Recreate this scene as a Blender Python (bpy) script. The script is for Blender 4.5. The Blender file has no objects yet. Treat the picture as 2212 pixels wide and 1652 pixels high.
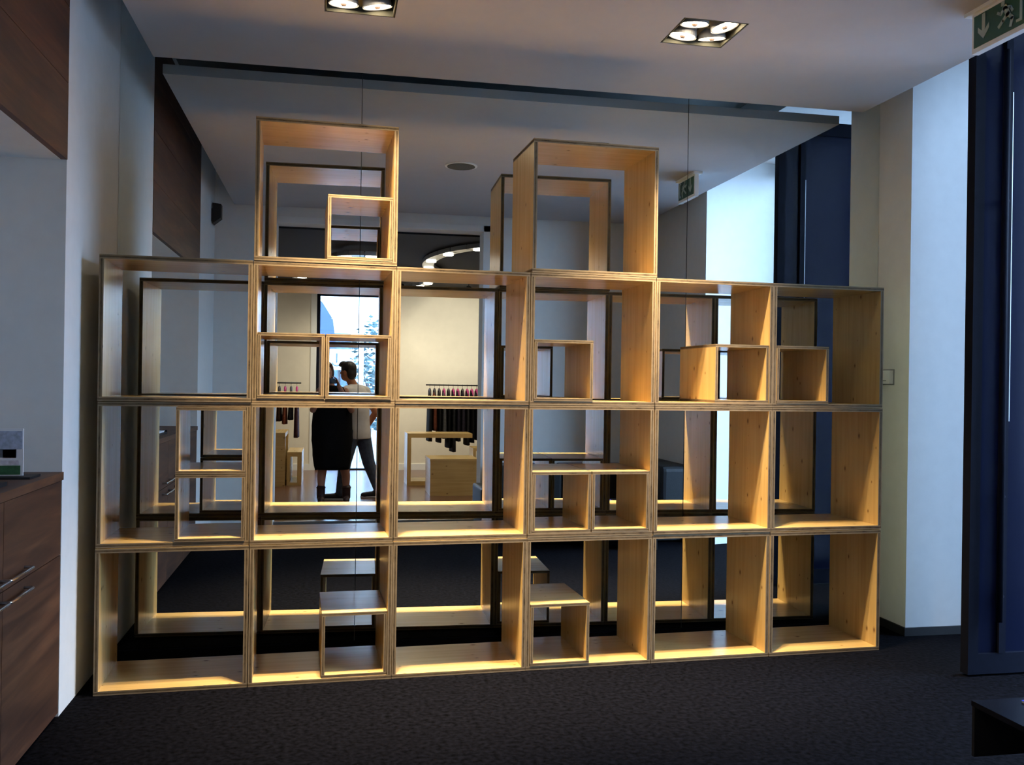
import bpy, bmesh, math, random
from mathutils import Vector, Matrix
random.seed(7)

# ------------------------------------------------------------------ scene, camera, daylight
scene = bpy.context.scene
COL = scene.collection
vs = scene.view_settings
vs.view_transform = 'Standard'; vs.look = 'None'; vs.gamma = 1.0; vs.exposure = 0.0
vs.use_curve_mapping = False

FPX = 1985.44
cam_d = bpy.data.cameras.new('camera'); cam = bpy.data.objects.new('camera', cam_d)
COL.objects.link(cam); scene.camera = cam
cam_d.sensor_fit = 'HORIZONTAL'; cam_d.sensor_width = 36.0
cam_d.lens = 36.0 * FPX / 2212.0; cam_d.clip_start = 0.01; cam_d.clip_end = 200
def aim(yaw, pitch, roll):
    cy, sy, cp, sp = math.cos(yaw), math.sin(yaw), math.cos(pitch), math.sin(pitch)
    f = Vector((sy*cp, cy*cp, sp)); r = Vector((cy, -sy, 0)); u = r.cross(f)
    r2 = r*math.cos(roll) + u*math.sin(roll); u2 = u*math.cos(roll) - r*math.sin(roll)
    return Matrix((r2, u2, -f)).transposed()
CAM = Vector((0.0, -5.406, 1.514))
cam.matrix_world = Matrix.Translation(CAM) @ aim(math.radians(11.138), math.radians(0.045), math.radians(0.839)).to_4x4()

world = bpy.data.worlds.new('sky'); scene.world = world; world.use_nodes = True
bg = world.node_tree.nodes['Background']
bg.inputs['Color'].default_value = (0.42, 0.65, 1.0, 1); bg.inputs['Strength'].default_value = 24.0

def portal(name, loc, rot, sx, sy):
    d = bpy.data.lights.new(name, 'AREA'); d.shape = 'RECTANGLE'; d.size = sx; d.size_y = sy
    d.cycles.is_portal = True
    o = bpy.data.objects.new(name, d); COL.objects.link(o); o.location = loc; o.rotation_euler = rot
portal('storefront_daylight', (4.56, -1.72, 1.86), (0, math.radians(90), 0), 3.6, 2.7)
portal('street_door_daylight', (0.28, -9.98, 1.5), (math.radians(90), 0, 0), 1.05, 2.86)

# ------------------------------------------------------------------ node materials
def new_mat(name):
    m = bpy.data.materials.new(name); m.use_nodes = True
    nt = m.node_tree; b = nt.nodes['Principled BSDF']
    return m, nt, b
def N(nt, kind, **kw):
    n = nt.nodes.new(kind)
    for k, v in kw.items():
        if k in ('operation', 'blend_type', 'data_type', 'wave_type', 'bands_direction', 'feature', 'noise_dimensions', 'gradient_type', 'voronoi_dimensions'): setattr(n, k, v)
        else: n.inputs[k].default_value = v
    return n
def ramp(nt, stops):
    n = nt.nodes.new('ShaderNodeValToRGB'); e = n.color_ramp.elements
    while len(e) < len(stops): e.new(0.5)
    for el, (p, c) in zip(e, stops): el.position = p; el.color = (*c, 1)
    return n
def plain(name, col, rough=0.6, metal=0.0, noise=0.0, scale=30, bump=0.0, spec=0.5):
    m, nt, b = new_mat(name)
    b.inputs['Roughness'].default_value = rough; b.inputs['Metallic'].default_value = metal
    b.inputs['Specular IOR Level'].default_value = spec
    tc = N(nt, 'ShaderNodeTexCoord'); nz = N(nt, 'ShaderNodeTexNoise', Scale=scale, Detail=4.0)
    nt.links.new(tc.outputs['Object'], nz.inputs['Vector'])
    k = 1 - noise
    r = ramp(nt, [(0.3, tuple(c*k for c in col)), (0.7, tuple(min(1, c*(1+noise*.5)) for c in col))])
    nt.links.new(nz.outputs['Fac'], r.inputs['Fac']); nt.links.new(r.outputs['Color'], b.inputs['Base Color'])
    if bump:
        bp = N(nt, 'ShaderNodeBump', Strength=bump, Distance=0.004)
        nt.links.new(nz.outputs['Fac'], bp.inputs['Height']); nt.links.new(bp.outputs['Normal'], b.inputs['Normal'])
    return m
def emit(name, col, strength):
    m, nt, b = new_mat(name)
    b.inputs['Base Color'].default_value = (*col, 1)
    b.inputs['Emission Color'].default_value = (*col, 1); b.inputs['Emission Strength'].default_value = strength
    return m

def wood(name, c_lo, c_mid, c_hi, knot, rough=0.42, uv=True, grain=(1.2, 26.0), knots=True, stretch=None):
    m, nt, b = new_mat(name); L = nt.links.new
    tc = N(nt, 'ShaderNodeTexCoord'); oi = N(nt, 'ShaderNodeObjectInfo')
    off = N(nt, 'ShaderNodeVectorMath', operation='SCALE'); comb = N(nt, 'ShaderNodeCombineXYZ')
    L(oi.outputs['Random'], comb.inputs[0]); L(oi.outputs['Random'], comb.inputs[1])
    L(comb.outputs[0], off.inputs[0]); off.inputs['Scale'].default_value = 37.0
    add = N(nt, 'ShaderNodeVectorMath', operation='ADD')
    L(tc.outputs['UV' if uv else 'Object'], add.inputs[0]); L(off.outputs[0], add.inputs[1])
    mp = N(nt, 'ShaderNodeMapping'); L(add.outputs[0], mp.inputs['Vector'])
    mp.inputs['Scale'].default_value = stretch or (grain[0], grain[1], 1)
    nz = N(nt, 'ShaderNodeTexNoise', Scale=1.0, Detail=6.0, Roughness=0.6, Distortion=0.6); L(mp.outputs[0], nz.inputs['Vector'])
    big = N(nt, 'ShaderNodeTexNoise', Scale=2.2, Detail=2.0); L(add.outputs[0], big.inputs['Vector'])
    r = ramp(nt, [(0.25, c_lo), (0.5, c_mid), (0.75, c_hi)]); L(nz.outputs['Fac'], r.inputs['Fac'])
    rb = ramp(nt, [(0.3, (0.82, 0.80, 0.78)), (0.7, (1, 1, 1))]); L(big.outputs['Fac'], rb.inputs['Fac'])
    mx = N(nt, 'ShaderNodeMix', data_type='RGBA', blend_type='MULTIPLY'); mx.inputs[0].default_value = 1
    L(r.outputs['Color'], mx.inputs[6]); L(rb.outputs['Color'], mx.inputs[7])
    out = mx.outputs[2]
    if knots:
        km = N(nt, 'ShaderNodeMapping'); km.inputs['Scale'].default_value = (5.0, 8.0, 5); L(add.outputs[0], km.inputs['Vector'])
        vo = N(nt, 'ShaderNodeTexVoronoi', feature='F1', voronoi_dimensions='2D', Scale=1.0, Randomness=1.0); L(km.outputs[0], vo.inputs['Vector'])
        sel = N(nt, 'ShaderNodeSeparateColor'); L(vo.outputs['Color'], sel.inputs[0])
        siz = N(nt, 'ShaderNodeMapRange'); L(sel.outputs[0], siz.inputs[0])
        siz.inputs[1].default_value = 0.45; siz.inputs[2].default_value = 1.0; siz.inputs[3].default_value = 0.001; siz.inputs[4].default_value = 0.13
        dv = N(nt, 'ShaderNodeMath', operation='DIVIDE'); L(vo.outputs['Distance'], dv.inputs[0]); L(siz.outputs[0], dv.inputs[1])
        kr = ramp(nt, [(0.30, (0.85, 0.85, 0.85)), (0.55, (0.35, 0.35, 0.35)), (1.0, (0, 0, 0))]); L(dv.outputs[0], kr.inputs['Fac'])
        mk = N(nt, 'ShaderNodeMix', data_type='RGBA'); L(kr.outputs['Color'], mk.inputs[0]); L(out, mk.inputs[6]); mk.inputs[7].default_value = (*knot, 1)
        out = mk.outputs[2]
    L(out, b.inputs['Base Color']); b.inputs['Roughness'].default_value = rough
    bp = N(nt, 'ShaderNodeBump', Strength=0.08, Distance=0.002); L(nz.outputs['Fac'], bp.inputs['Height']); L(bp.outputs['Normal'], b.inputs['Normal'])
    return m

def ply_edge(name):
    # three-layer board edge: two pale skins, a streaky darker core; uv.y runs across the thickness
    m, nt, b = new_mat(name); L = nt.links.new
    tc = N(nt, 'ShaderNodeTexCoord'); sp = N(nt, 'ShaderNodeSeparateXYZ'); L(tc.outputs['UV'], sp.inputs[0])
    oi = N(nt, 'ShaderNodeObjectInfo')
    r = ramp(nt, [(0.0, (0, 0, 0)), (0.27, (0, 0, 0)), (0.33, (1, 1, 1)), (0.66, (1, 1, 1)), (0.72, (0, 0, 0))]); L(sp.outputs[1], r.inputs['Fac'])
    cx = N(nt, 'ShaderNodeCombineXYZ'); ml = N(nt, 'ShaderNodeMath', operation='MULTIPLY'); ml.inputs[1].default_value = 15.0
    L(sp.outputs[0], ml.inputs[0]); ad = N(nt, 'ShaderNodeMath', operation='MULTIPLY_ADD'); L(oi.outputs['Random'], ad.inputs[0]); ad.inputs[1].default_value = 40.0; L(ml.outputs[0], ad.inputs[2])
    L(ad.outputs[0], cx.inputs[0]); L(sp.outputs[1], cx.inputs[1])
    nz = N(nt, 'ShaderNodeTexNoise', Scale=1.0, Detail=5.0, Roughness=0.7); L(cx.outputs[0], nz.inputs['Vector'])
    core = ramp(nt, [(0.34, (0.03, 0.019, 0.010)), (0.46, (0.085, 0.057, 0.030)), (0.7, (0.12, 0.084, 0.047))]); L(nz.outputs['Fac'], core.inputs['Fac'])
    skin = ramp(nt, [(0.3, (0.165, 0.118, 0.068)), (0.7, (0.225, 0.168, 0.105))]); L(nz.outputs['Fac'], skin.inputs['Fac'])
    mx = N(nt, 'ShaderNodeMix', data_type='RGBA'); L(r.outputs['Color'], mx.inputs[0]); L(skin.outputs['Color'], mx.inputs[6]); L(core.outputs['Color'], mx.inputs[7])
    L(mx.outputs[2], b.inputs['Base Color']); b.inputs['Roughness'].default_value = 0.7; b.inputs['Specular IOR Level'].default_value = 0.15
    return m

MAT = {}
MAT['pine'] = wood('pine_board', (0.52, 0.335, 0.118), (0.63, 0.425, 0.165), (0.70, 0.485, 0.21), (0.17, 0.075, 0.025), rough=0.26)
MAT['ply'] = ply_edge('pine_board_edge')
MAT['walnut'] = wood('dark_oiled_wood', (0.030, 0.012, 0.007), (0.085, 0.033, 0.016), (0.17, 0.072, 0.033), (0.03, 0.012, 0.008), rough=0.55, uv=False, stretch=(8, 1.3, 14), knots=False)
MAT['white_wall'] = plain('white_plaster', (0.78, 0.78, 0.76), 0.85, noise=0.03, scale=12, bump=0.02)
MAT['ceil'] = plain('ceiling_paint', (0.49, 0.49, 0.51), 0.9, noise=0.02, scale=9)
MAT['slab'] = plain('raw_slab_paint', (0.22, 0.23, 0.22), 0.9, noise=0.1, scale=5)
MAT['edge_strip'] = plain('ceiling_edge_strip', (0.45, 0.49, 0.48), 0.8)
MAT['cream_wall'] = plain('cream_plaster', (0.80, 0.74, 0.62), 0.85, noise=0.03, scale=8)
MAT['carpet'] = plain('charcoal_carpet', (0.0031, 0.0032, 0.0052), 1.0, noise=0.85, scale=42, bump=1.0, spec=0.03)
MAT['black_ceil'] = plain('black_ceiling_paint', (0.012, 0.012, 0.015), 0.9)
MAT['floor2'] = wood('brown_laminate', (0.10, 0.045, 0.028), (0.15, 0.07, 0.042), (0.20, 0.095, 0.055), (0.05, 0.02, 0.01), rough=0.22, uv=False, stretch=(3, 26, 1), knots=False)
MAT['black'] = plain('matt_black', (0.008, 0.008, 0.010), 0.6, noise=0.2, scale=60)
MAT['black_gloss'] = plain('black_lacquer', (0.010, 0.010, 0.014), 0.18)
MAT['leather'] = plain('black_leather', (0.010, 0.010, 0.012), 0.5, noise=0.3, scale=120, bump=0.15)
MAT['navy_glass'] = plain('dark_tinted_glass', (0.006, 0.008, 0.022), 0.14, spec=0.35)
MAT['navy_frame'] = plain('dark_steel_frame', (0.006, 0.007, 0.014), 0.7, noise=0.1, spec=0.06)
MAT['steel'] = plain('brushed_steel', (0.62, 0.63, 0.65), 0.25, metal=1.0)
MAT['alu'] = plain('aluminium', (0.55, 0.56, 0.58), 0.35, metal=1.0)
MAT['lamp_grey'] = plain('lamp_housing_grey', (0.30, 0.29, 0.28), 0.5)
MAT['lamp_olive'] = plain('lamp_recess', (0.085, 0.078, 0.05), 0.8)
MAT['bulb'] = emit('lit_reflector_bulb', (1.0, 0.86, 0.64), 22.0)
MAT['ringbulb'] = emit('lit_ring_bulb', (1.0, 0.90, 0.76), 9.0)
MAT['copper'] = plain('bulb_cap', (0.45, 0.30, 0.22), 0.4, metal=0.6)
MAT['white_plastic'] = plain('white_plastic', (0.82, 0.83, 0.83), 0.45)
MAT['grey_plastic'] = plain('grey_plastic', (0.25, 0.26, 0.28), 0.5)
MAT['sign_green'] = plain('exit_sign_green', (0.008, 0.075, 0.050), 0.4)
MAT['sign_white'] = plain('exit_sign_white', (0.33, 0.42, 0.42), 0.5)
MAT['skin_m'] = plain('skin_tanned', (0.52, 0.20, 0.09), 0.55, noise=0.08, scale=25)
MAT['skin_w'] = plain('skin_fair', (0.40, 0.20, 0.14), 0.55, noise=0.08, scale=25)
MAT['hair'] = plain('dark_hair', (0.014, 0.008, 0.007), 0.5, noise=0.5, scale=90, bump=0.4)
MAT['hair_w'] = plain('auburn_hair', (0.05, 0.016, 0.010), 0.5, noise=0.5, scale=90, bump=0.4)
MAT['dress'] = plain('black_jersey', (0.006, 0.006, 0.007), 0.9, noise=0.3, scale=40, spec=0.1)
MAT['tee'] = plain('pale_grey_cotton', (0.66, 0.62, 0.60), 0.9, noise=0.08, scale=18)
MAT['denim'] = plain('blue_denim', (0.075, 0.10, 0.155), 0.9, noise=0.35, scale=22)
MAT['boot'] = plain('burgundy_leather', (0.030, 0.008, 0.010), 0.5)
MAT['shoe'] = plain('dark_canvas_shoe', (0.014, 0.013, 0.016), 0.6)
MAT['rubber'] = plain('white_rubber', (0.6, 0.6, 0.58), 0.6)
MAT['eye_white'] = plain('eye_white', (0.7, 0.7, 0.7), 0.3)
MAT['lip'] = plain('lip', (0.30, 0.07, 0.06), 0.5)
MAT['paper'] = plain('white_paper', (0.8, 0.8, 0.82), 0.7)
MAT['mag_blue'] = plain('magazine_blue', (0.05, 0.06, 0.65), 0.3)
def mirror_mat():
    m, nt, b = new_mat('silvered_mirror')
    b.inputs['Base Color'].default_value = (0.80, 0.85, 0.84, 1); b.inputs['Metallic'].default_value = 1.0; b.inputs['Roughness'].default_value = 0.0
    return m
MAT['mirror'] = mirror_mat()
def pane_mat():
    m, nt, b = new_mat('clear_pane'); L = nt.links.new
    tr = N(nt, 'ShaderNodeBsdfTransparent'); gl = N(nt, 'ShaderNodeBsdfGlossy', Roughness=0.0); fr = N(nt, 'ShaderNodeFresnel', IOR=1.45)
    mx = N(nt, 'ShaderNodeMixShader'); L(fr.outputs[0], mx.inputs[0]); L(tr.outputs[0], mx.inputs[1]); L(gl.outputs[0], mx.inputs[2])
    L(mx.outputs[0], nt.nodes['Material Output'].inputs['Surface'])
    return m
MAT['pane'] = pane_mat()

# ------------------------------------------------------------------ mesh helpers
def bx(bm, x0, x1, y0, y1, z0, z1):
    v = [bm.verts.new(p) for p in ((x0,y0,z0),(x1,y0,z0),(x1,y1,z0),(x0,y1,z0),(x0,y0,z1),(x1,y0,z1),(x1,y1,z1),(x0,y1,z1))]
    for f in ((3,2,1,0),(4,5,6,7),(0,1,5,4),(1,2,6,5),(2,3,7,6),(3,0,4,7)): bm.faces.new([v[i] for i in f])
def boxes(*bs):
    bm = bmesh.new()
    for b in bs: bx(bm, *b)
    return bm
def frame_of(d):
    d = d.normalized(); a = Vector((0,0,1)) if abs(d.z) < 0.9 else Vector((1,0,0))
    u = d.cross(a).normalized(); return u, u.cross(d).normalized() * -1
def loft(bm, rings, caps=True):
    vr = [[bm.verts.new(p) for p in r] for r in rings]; n = len(vr[0])
    for a, b in zip(vr, vr[1:]):
        for i in range(n): bm.faces.new((a[i], a[(i+1) % n], b[(i+1) % n], b[i]))
    if caps:
        bm.faces.new(vr[0][::-1]); bm.faces.new(vr[-1])
def tube(bm, pts, r, n=12):
    pts = [Vector(p) for p in pts]; rings = []
    rr = r if isinstance(r, (list, tuple)) else [r]*len(pts)
    for i, p in enumerate(pts):
        d = (pts[min(i+1, len(pts)-1)] - pts[max(i-1, 0)])
        u, w = frame_of(d)
        rings.append([p + (u*math.cos(2*math.pi*k/n) + w*math.sin(2*math.pi*k/n))*rr[i] for k in range(n)])
    loft(bm, rings)
def disc(bm, c, nrm, r, h, n=28, r2=None):
    c = Vector(c); nrm = Vector(nrm).normalized(); tube(bm, [c, c + nrm*h], [r, r2 if r2 is not None else r], n)
def ball(bm, c, rx, ry, rz, n=14, m=9, rot=None):
    c = Vector(c); rings = []
    for j in range(1, m):
        t = math.pi*j/m; ring = []
        for k in range(n):
            a = 2*math.pi*k/n
            p = Vector((rx*math.sin(t)*math.cos(a), ry*math.sin(t)*math.sin(a), -rz*math.cos(t)))
            if rot: p = rot @ p
            ring.append(c + p)
        rings.append(ring)
    loft(bm, rings)
def smooth(o):
    for p in o.data.polygons: p.use_smooth = True
    return o
def mesh(name, bm, mats):
    bmesh.ops.recalc_face_normals(bm, faces=bm.faces)
    me = bpy.data.meshes.new(name); bm.to_mesh(me); bm.free()
    for m in (mats if isinstance(mats, (list, tuple)) else [mats]): me.materials.append(MAT[m] if isinstance(m, str) else m)
    return me
def obj(name, bm, mats, parent=None, shift=True, sm=False):
    me = bm if isinstance(bm, bpy.types.Mesh) else mesh(name, bm, mats)
    o = bpy.data.objects.new(name, me); COL.objects.link(o)
    if parent:
        if shift and not isinstance(bm, bpy.types.Mesh):
            base = Vector((0,0,0)); p = parent
            while p: base += p.location; p = p.parent
            me.transform(Matrix.Translation(-base))
        o.parent = parent
    if sm: smooth(o)
    return o
def thing(name, label, cat, loc=(0,0,0), rz=0.0, group=None):
    o = bpy.data.objects.new(name, None); COL.objects.link(o); o.location = loc; o.rotation_euler = (0, 0, rz); o.empty_display_size = 0.1
    return tag(o, label, cat, group)
def tag(o, label, cat, group=None):
    o['label'] = label; o['category'] = cat
    if group: o['group'] = group
    return o
def struct(name, bm, mats, parent=None):
    o = obj(name, bm, mats, parent)
    if not parent: o['kind'] = 'structure'
    return o
def dup(root, loc, label=None):
    r = root.copy(); COL.objects.link(r); r.location = loc
    if label: r['label'] = label
    for ch in list(root.children):
        c = ch.copy(); COL.objects.link(c); c.parent = r
        for g in list(ch.children):
            d = g.copy(); COL.objects.link(d); d.parent = c
    return r

# ------------------------------------------------------------------ the room (mirror plane is y = 0)
XL, XR, YB, ZP, ZS = -1.17, 3.48, -4.25, 3.255, 3.95
YN0, YN1, XG = -0.34, -2.81, 4.46          # entrance bay in the right wall
CY0, CY1, CZ, BZ = -1.0, -3.2, 1.09, 2.48   # counter niche in the left wall
F2 = 0.06                                   # the neighbouring room lies one low step higher
struct('floor', boxes((-2.1, 4.52, YB-0.02, 0.25, -0.10, 0.0)), 'carpet')
struct('wall_front', boxes((-2.1, XG+0.05, 0.03, 0.25, 0.0, ZS)), 'slab')
struct('wall_left', boxes((-1.97, XL, CY0, 0.03, 0, ZS), (-1.97, XL, YB, CY1, 0, ZS), (-1.97, XL-0.025, CY1, CY0, BZ, ZS), (-2.1, -1.97, YB, 0.03, 0, ZS)), 'white_wall')
YN2 = -3.10                                 # far reveal splayed to catch more daylight, from YN1 to YN2 at the glass
bm = boxes((XR, XG+0.05, YN0, 0.03, 0, ZS), (XR, XG+0.05, YN2, YN0, 3.72, ZS))
pl = [(XR, YN1), (XG+0.05, YN2), (XG+0.05, YB), (XR, YB)]
loft(bm, [[Vector((x, y, z)) for x, y in pl] for z in (0, ZS)])
struct('wall_right', bm, 'white_wall')
OX0, OX1, OZ = -0.56, 1.57, 3.12
struct('wall_back', boxes((-3.3, OX0, YB-0.25, YB, 0, ZS), (OX1, 5.1, YB-0.25, YB, 0, ZS), (OX0, OX1, YB-0.25, YB, OZ, ZS)), 'white_wall')
struct('trim_1', boxes((OX1+0.0, OX1+0.075, YB, YB+0.012, 0, OZ+0.06), (OX0-0.03, OX0, YB, YB+0.012, 0, OZ+0.06), (OX0-0.03, OX1+0.075, YB, YB+0.012, OZ, OZ+0.06)), 'white_plastic')
struct('ceiling_upper', boxes((-2.1, XG+0.05, YB-0.25, 0.25, ZS, ZS+0.1)), 'slab')
# suspended ceiling: a panel with a shadow gap all round, pierced for the two lamp modules
LAMPS = [(0.11, -1.14), (1.78, -1.13)]; LH = 0.165
def ceiling_panel():
    bm = bmesh.new()
    x0, x1, y0, y1 = -0.97, 3.27, -4.11, -0.14
    xs = sorted([x0, x1] + [c[0]+s*LH for c in LAMPS for s in (-1, 1)]); ys = sorted({y0, y1} | {c[1]+s*LH for c in LAMPS for s in (-1, 1)})
    for i in range(len(xs)-1):
        for j in range(len(ys)-1):
            cx, cy = (xs[i]+xs[i+1])/2, (ys[j]+ys[j+1])/2
            if any(abs(cx-a) < LH and abs(cy-b) < LH for a, b in LAMPS): continue
            bx(bm, xs[i], xs[i+1], ys[j], ys[j+1], ZP, ZP+0.055)
    bmesh.ops.remove_doubles(bm, verts=bm.verts, dist=1e-5)
    return bm
struct('ceiling', ceiling_panel(), 'ceil')
struct('trim_2', boxes((XL, XR, -0.006, 0.0, 0.0, 0.005)), 'navy_frame')
struct('baseboard_right', boxes((XR-0.012, XR, YN0, -0.02, 0, 0.05), (XR-0.012, XG-0.06, YN0-0.012, YN0, 0, 0.05)), 'black')

# the mirror that covers the end wall: three tall sheets
mr = thing('wall_mirror', 'tall silvered mirror covering the end wall behind the pine cubes', 'mirror', (0, 0.0, 0))
for a, b in ((XL+0.002, 0.152), (0.156, 2.158), (2.162, XR-0.002)):
    obj('mirror_sheet', boxes((a, b, 0.0, 0.008, 0.008, 3.80)), 'mirror', mr)

# entrance bay: glazed front (window_1) with its dark frame
w1 = struct('window_1', boxes((XG-0.05, XG+0.01, YN0-0.05, YN0, 0, 3.72), (XG-0.05, XG+0.01, YN2+.03, YN2+0.08, 0, 3.72), (XG-0.05, XG+0.01, -1.98, -1.93, 0, 3.72), (XG-0.05, XG+0.01, -1.12, -1.07, 0, 3.72), (XG-0.05, XG+0.01, YN2+.03, YN0, 3.62, 3.72)), 'navy_frame')
obj('pane', boxes((XG-0.02, XG-0.012, YN2+0.08, -1.98, 0.0, 3.62)), 'pane', w1)
obj('pane', boxes((XG-0.02, XG-0.012, -1.07, YN0-0.05, 0.0, 3.62)), 'pane', w1)

# tall glazed door leaf standing open at right angles to the bay
DY = -1.09
door = struct('door_1', boxes((3.315, 3.375, DY-0.03, DY+0.03, 0.012, 3.55), (4.31, 4.37, DY-0.03, DY+0.03, 0.012, 3.55), (3.375, 4.31, DY-0.03, DY+0.03, 0.012, 0.12), (3.375, 4.31, DY-0.03, DY+0.03, 3.45, 3.55), (3.495, 3.535, DY-0.035, DY+0.035, 0.12, 3.45)), 'navy_frame')
obj('door_pane', boxes((3.375, 3.495, DY-0.012, DY+0.012, 0.12, 3.45)), 'navy_glass', door)
obj('door_pane', boxes((3.535, 4.31, DY-0.012, DY+0.012, 0.12, 3.45)), 'navy_glass', door)
obj('edge_strip', boxes((3.537, 3.542, DY-0.032, DY+0.032, 1.35, 3.10)), 'alu', door)  # bright strip added to stand for the highlight along the door stile
bm = bmesh.new(); tube(bm, [(3.455, DY-0.085, 0.30), (3.455, DY-0.085, 3.30)], 0.017, 14)
for z in (0.42, 0.95, 2.52): tube(bm, [(3.515, DY-0.03, z), (3.455, DY-0.085, z)], 0.010, 10)
obj('pull_bar', bm, 'navy_frame', door, sm=True)

# ------------------------------------------------------------------ neighbouring room, seen in the mirror
Y2, X2A, X2B, Z2 = -9.8, -3.2, 5.0, 3.10
DX0, DX1, DZ = -0.24, 0.80, 2.95
struct('floor_shop', boxes((X2A, X2B, Y2-0.2, YB-0.02, F2-0.2, F2)), 'floor2')
struct('trim_3', boxes((OX0, OX1, YB-0.025, YB-0.005, 0.0, F2+0.004)), 'alu')
struct('ceiling_shop', boxes((X2A-0.1, X2B+0.1, Y2-0.2, YB-0.25, Z2, Z2+0.12)), 'black_ceil')
struct('wall_shop_left', boxes((X2A-0.1, X2A, Y2-0.2, YB-0.25, 0, Z2)), 'cream_wall')
struct('wall_shop_right', boxes((X2B, X2B+0.1, Y2-0.2, YB-0.25, 0, Z2)), 'cream_wall')
struct('wall_shop_far', boxes((X2A, DX0-0.09, Y2-0.2, Y2, F2, Z2), (DX1+0.06, X2B, Y2-0.2, Y2, F2, Z2), (DX0-0.09, DX1+0.06, Y2-0.2, Y2, DZ, Z2)), 'cream_wall')
struct('baseboard_far', boxes((DX1+0.06, 3.6, Y2, Y2+0.015, F2, F2+0.10), (X2A, DX0-0.09, Y2, Y2+0.015, F2, F2+0.10)), 'white_plastic')
d2 = struct('door_2', boxes((DX0, DX0+0.055, Y2-0.10, Y2-0.04, F2, DZ), (DX1-0.05, DX1, Y2-0.10, Y2-0.04, F2, DZ), (DX0, DX1, Y2-0.10, Y2-0.04, DZ-0.06, DZ), (DX0, DX1, Y2-0.10, Y2-0.04, F2, F2+0.02)), 'navy_frame')
obj('pane', boxes((DX0+0.055, DX1-0.05, Y2-0.075, Y2-0.068, F2+0.02, DZ-0.06)), 'pane', d2)
obj('reveal', boxes((DX0-0.09, DX0, Y2-0.12, Y2+0.01, F2, DZ), (DX1, DX1+0.06, Y2-0.12, Y2+0.01, F2, DZ)), 'white_plastic', d2)

# ------------------------------------------------------------------ pine cube shelving
SH = thing  # alias
SO = Vector((-1.0863, -0.750, 0.0)); SR = math.radians(2.107)
PM, PT, PD = 0.7046, 0.021, 0.4825; HM = 0.700
SMW, SMT = 0.328, 0.016
def board(name, L, T, D, axis):
    """flat board with grain along L; faces get board / edge materials and uvs in metres"""
    me = bpy.data.meshes.new(name); bm = bmesh.new(); uvl = bm.loops.layers.uv.new('uv')
    if axis == 'x': bx(bm, 0, L, 0, D, 0, T)
    else: bx(bm, 0, T, 0, D, 0, L)
    bmesh.ops.recalc_face_normals(bm, faces=bm.faces)
    la, ta = (0, 2) if axis == 'x' else (2, 0)
    for f in bm.faces:
        n = f.normal; flat = abs(n[ta]) > 0.5
        f.material_index = 0 if flat else 1
        for l in f.loops:
            c = l.vert.co
            if flat: l[uvl].uv = (c[la], c[1] + (3.0 if n[ta] > 0 else 0.0))
            elif abs(n[1]) > 0.5: l[uvl].uv = (c[la], c[ta]/T)
            else: l[uvl].uv = (c[1], c[ta]/T)
    bm.to_mesh(me); bm.free()
    me.materials.append(MAT['pine']); me.materials.append(MAT['ply'])
    return me
G = 0.0014
def cube_proto(w, h, t, d, tag_):
    hb = board('horizontal_board', w-2*G, t, d, 'x'); vb = board('upright_board', h-2*G-2*t, t, d, 'z')
    return [('bottom_panel', hb, (G, 0, G)), ('top_panel', hb, (G, 0, h-G-t)), ('side_panel', vb, (G, 0, G+t)), ('side_panel', vb, (w-G-t, 0, G+t))]
BIG = cube_proto(PM, HM, PT, PD, 'big'); TOP = cube_proto(PM, HM+.011, PT, PD, 'top'); SML = cube_proto(SMW, SMW, SMT, PD-0.002, 'small')
def place_cube(name, proto, x, z, label, group, dy=0.0):
    c, s = math.cos(SR), math.sin(SR)
    o = thing(name, label, 'shelf box', (SO.x + c*x - s*dy, SO.y + s*x + c*dy, z), SR, group)
    for nm, me, loc in proto:
        p = bpy.data.objects.new(nm, me); COL.objects.link(p); p.parent = o; p.location = loc
ORD = ['first', 'second', 'third', 'fourth', 'fifth', 'sixth']; ROW = ['bottom row', 'second row up', 'third row up', 'very top']
for r in range(4):
    for c in range(6):
        if r == 3 and c not in (1, 3): continue
        dx = random.uniform(-.0015, .0015) + (0.006 if r == 3 and c == 3 else 0)
        place_cube('shelf_cube', TOP if r == 3 else BIG, c*PM+dx, r*HM, 'large open pine cube, %s, %s column from the dark wood counter' % (ROW[r], ORD[c]), 'large pine shelf cubes', random.uniform(-.003, .003))
def small(c, r, side, k, extra):
    x = c*PM + (PT+0.002 if side == 'L' else PM-PT-SMW-0.002); z = r*HM + PT + k*SMW
    where = {0: 'bottom row', 1: 'second row up', 2: 'third row up', 3: 'very top'}[r]
    place_cube('small_cube', SML, x, z, 'small pine cube %s %s column from the counter, %s' % (extra, ORD[c], where), 'small pine cubes inside the large ones', random.uniform(-.004, .0))
small(0, 1, 'R', 0, 'under another in'); small(0, 1, 'R', 1, 'stacked on another in')
small(1, 0, 'R', 0, 'alone in'); small(1, 2, 'L', 0, 'counter-side of a pair in'); small(1, 2, 'R', 0, 'door-side of a pair in'); small(1, 3, 'R', 0, 'alone in')
small(3, 0, 'L', 0, 'alone in'); small(3, 1, 'L', 0, 'counter-side of a pair in'); small(3, 1, 'R', 0, 'door-side of a pair in'); small(3, 2, 'L', 0, 'alone in')
small(4, 2, 'R', 0, 'alone in'); small(5, 2, 'L', 0, 'alone in')

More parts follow.
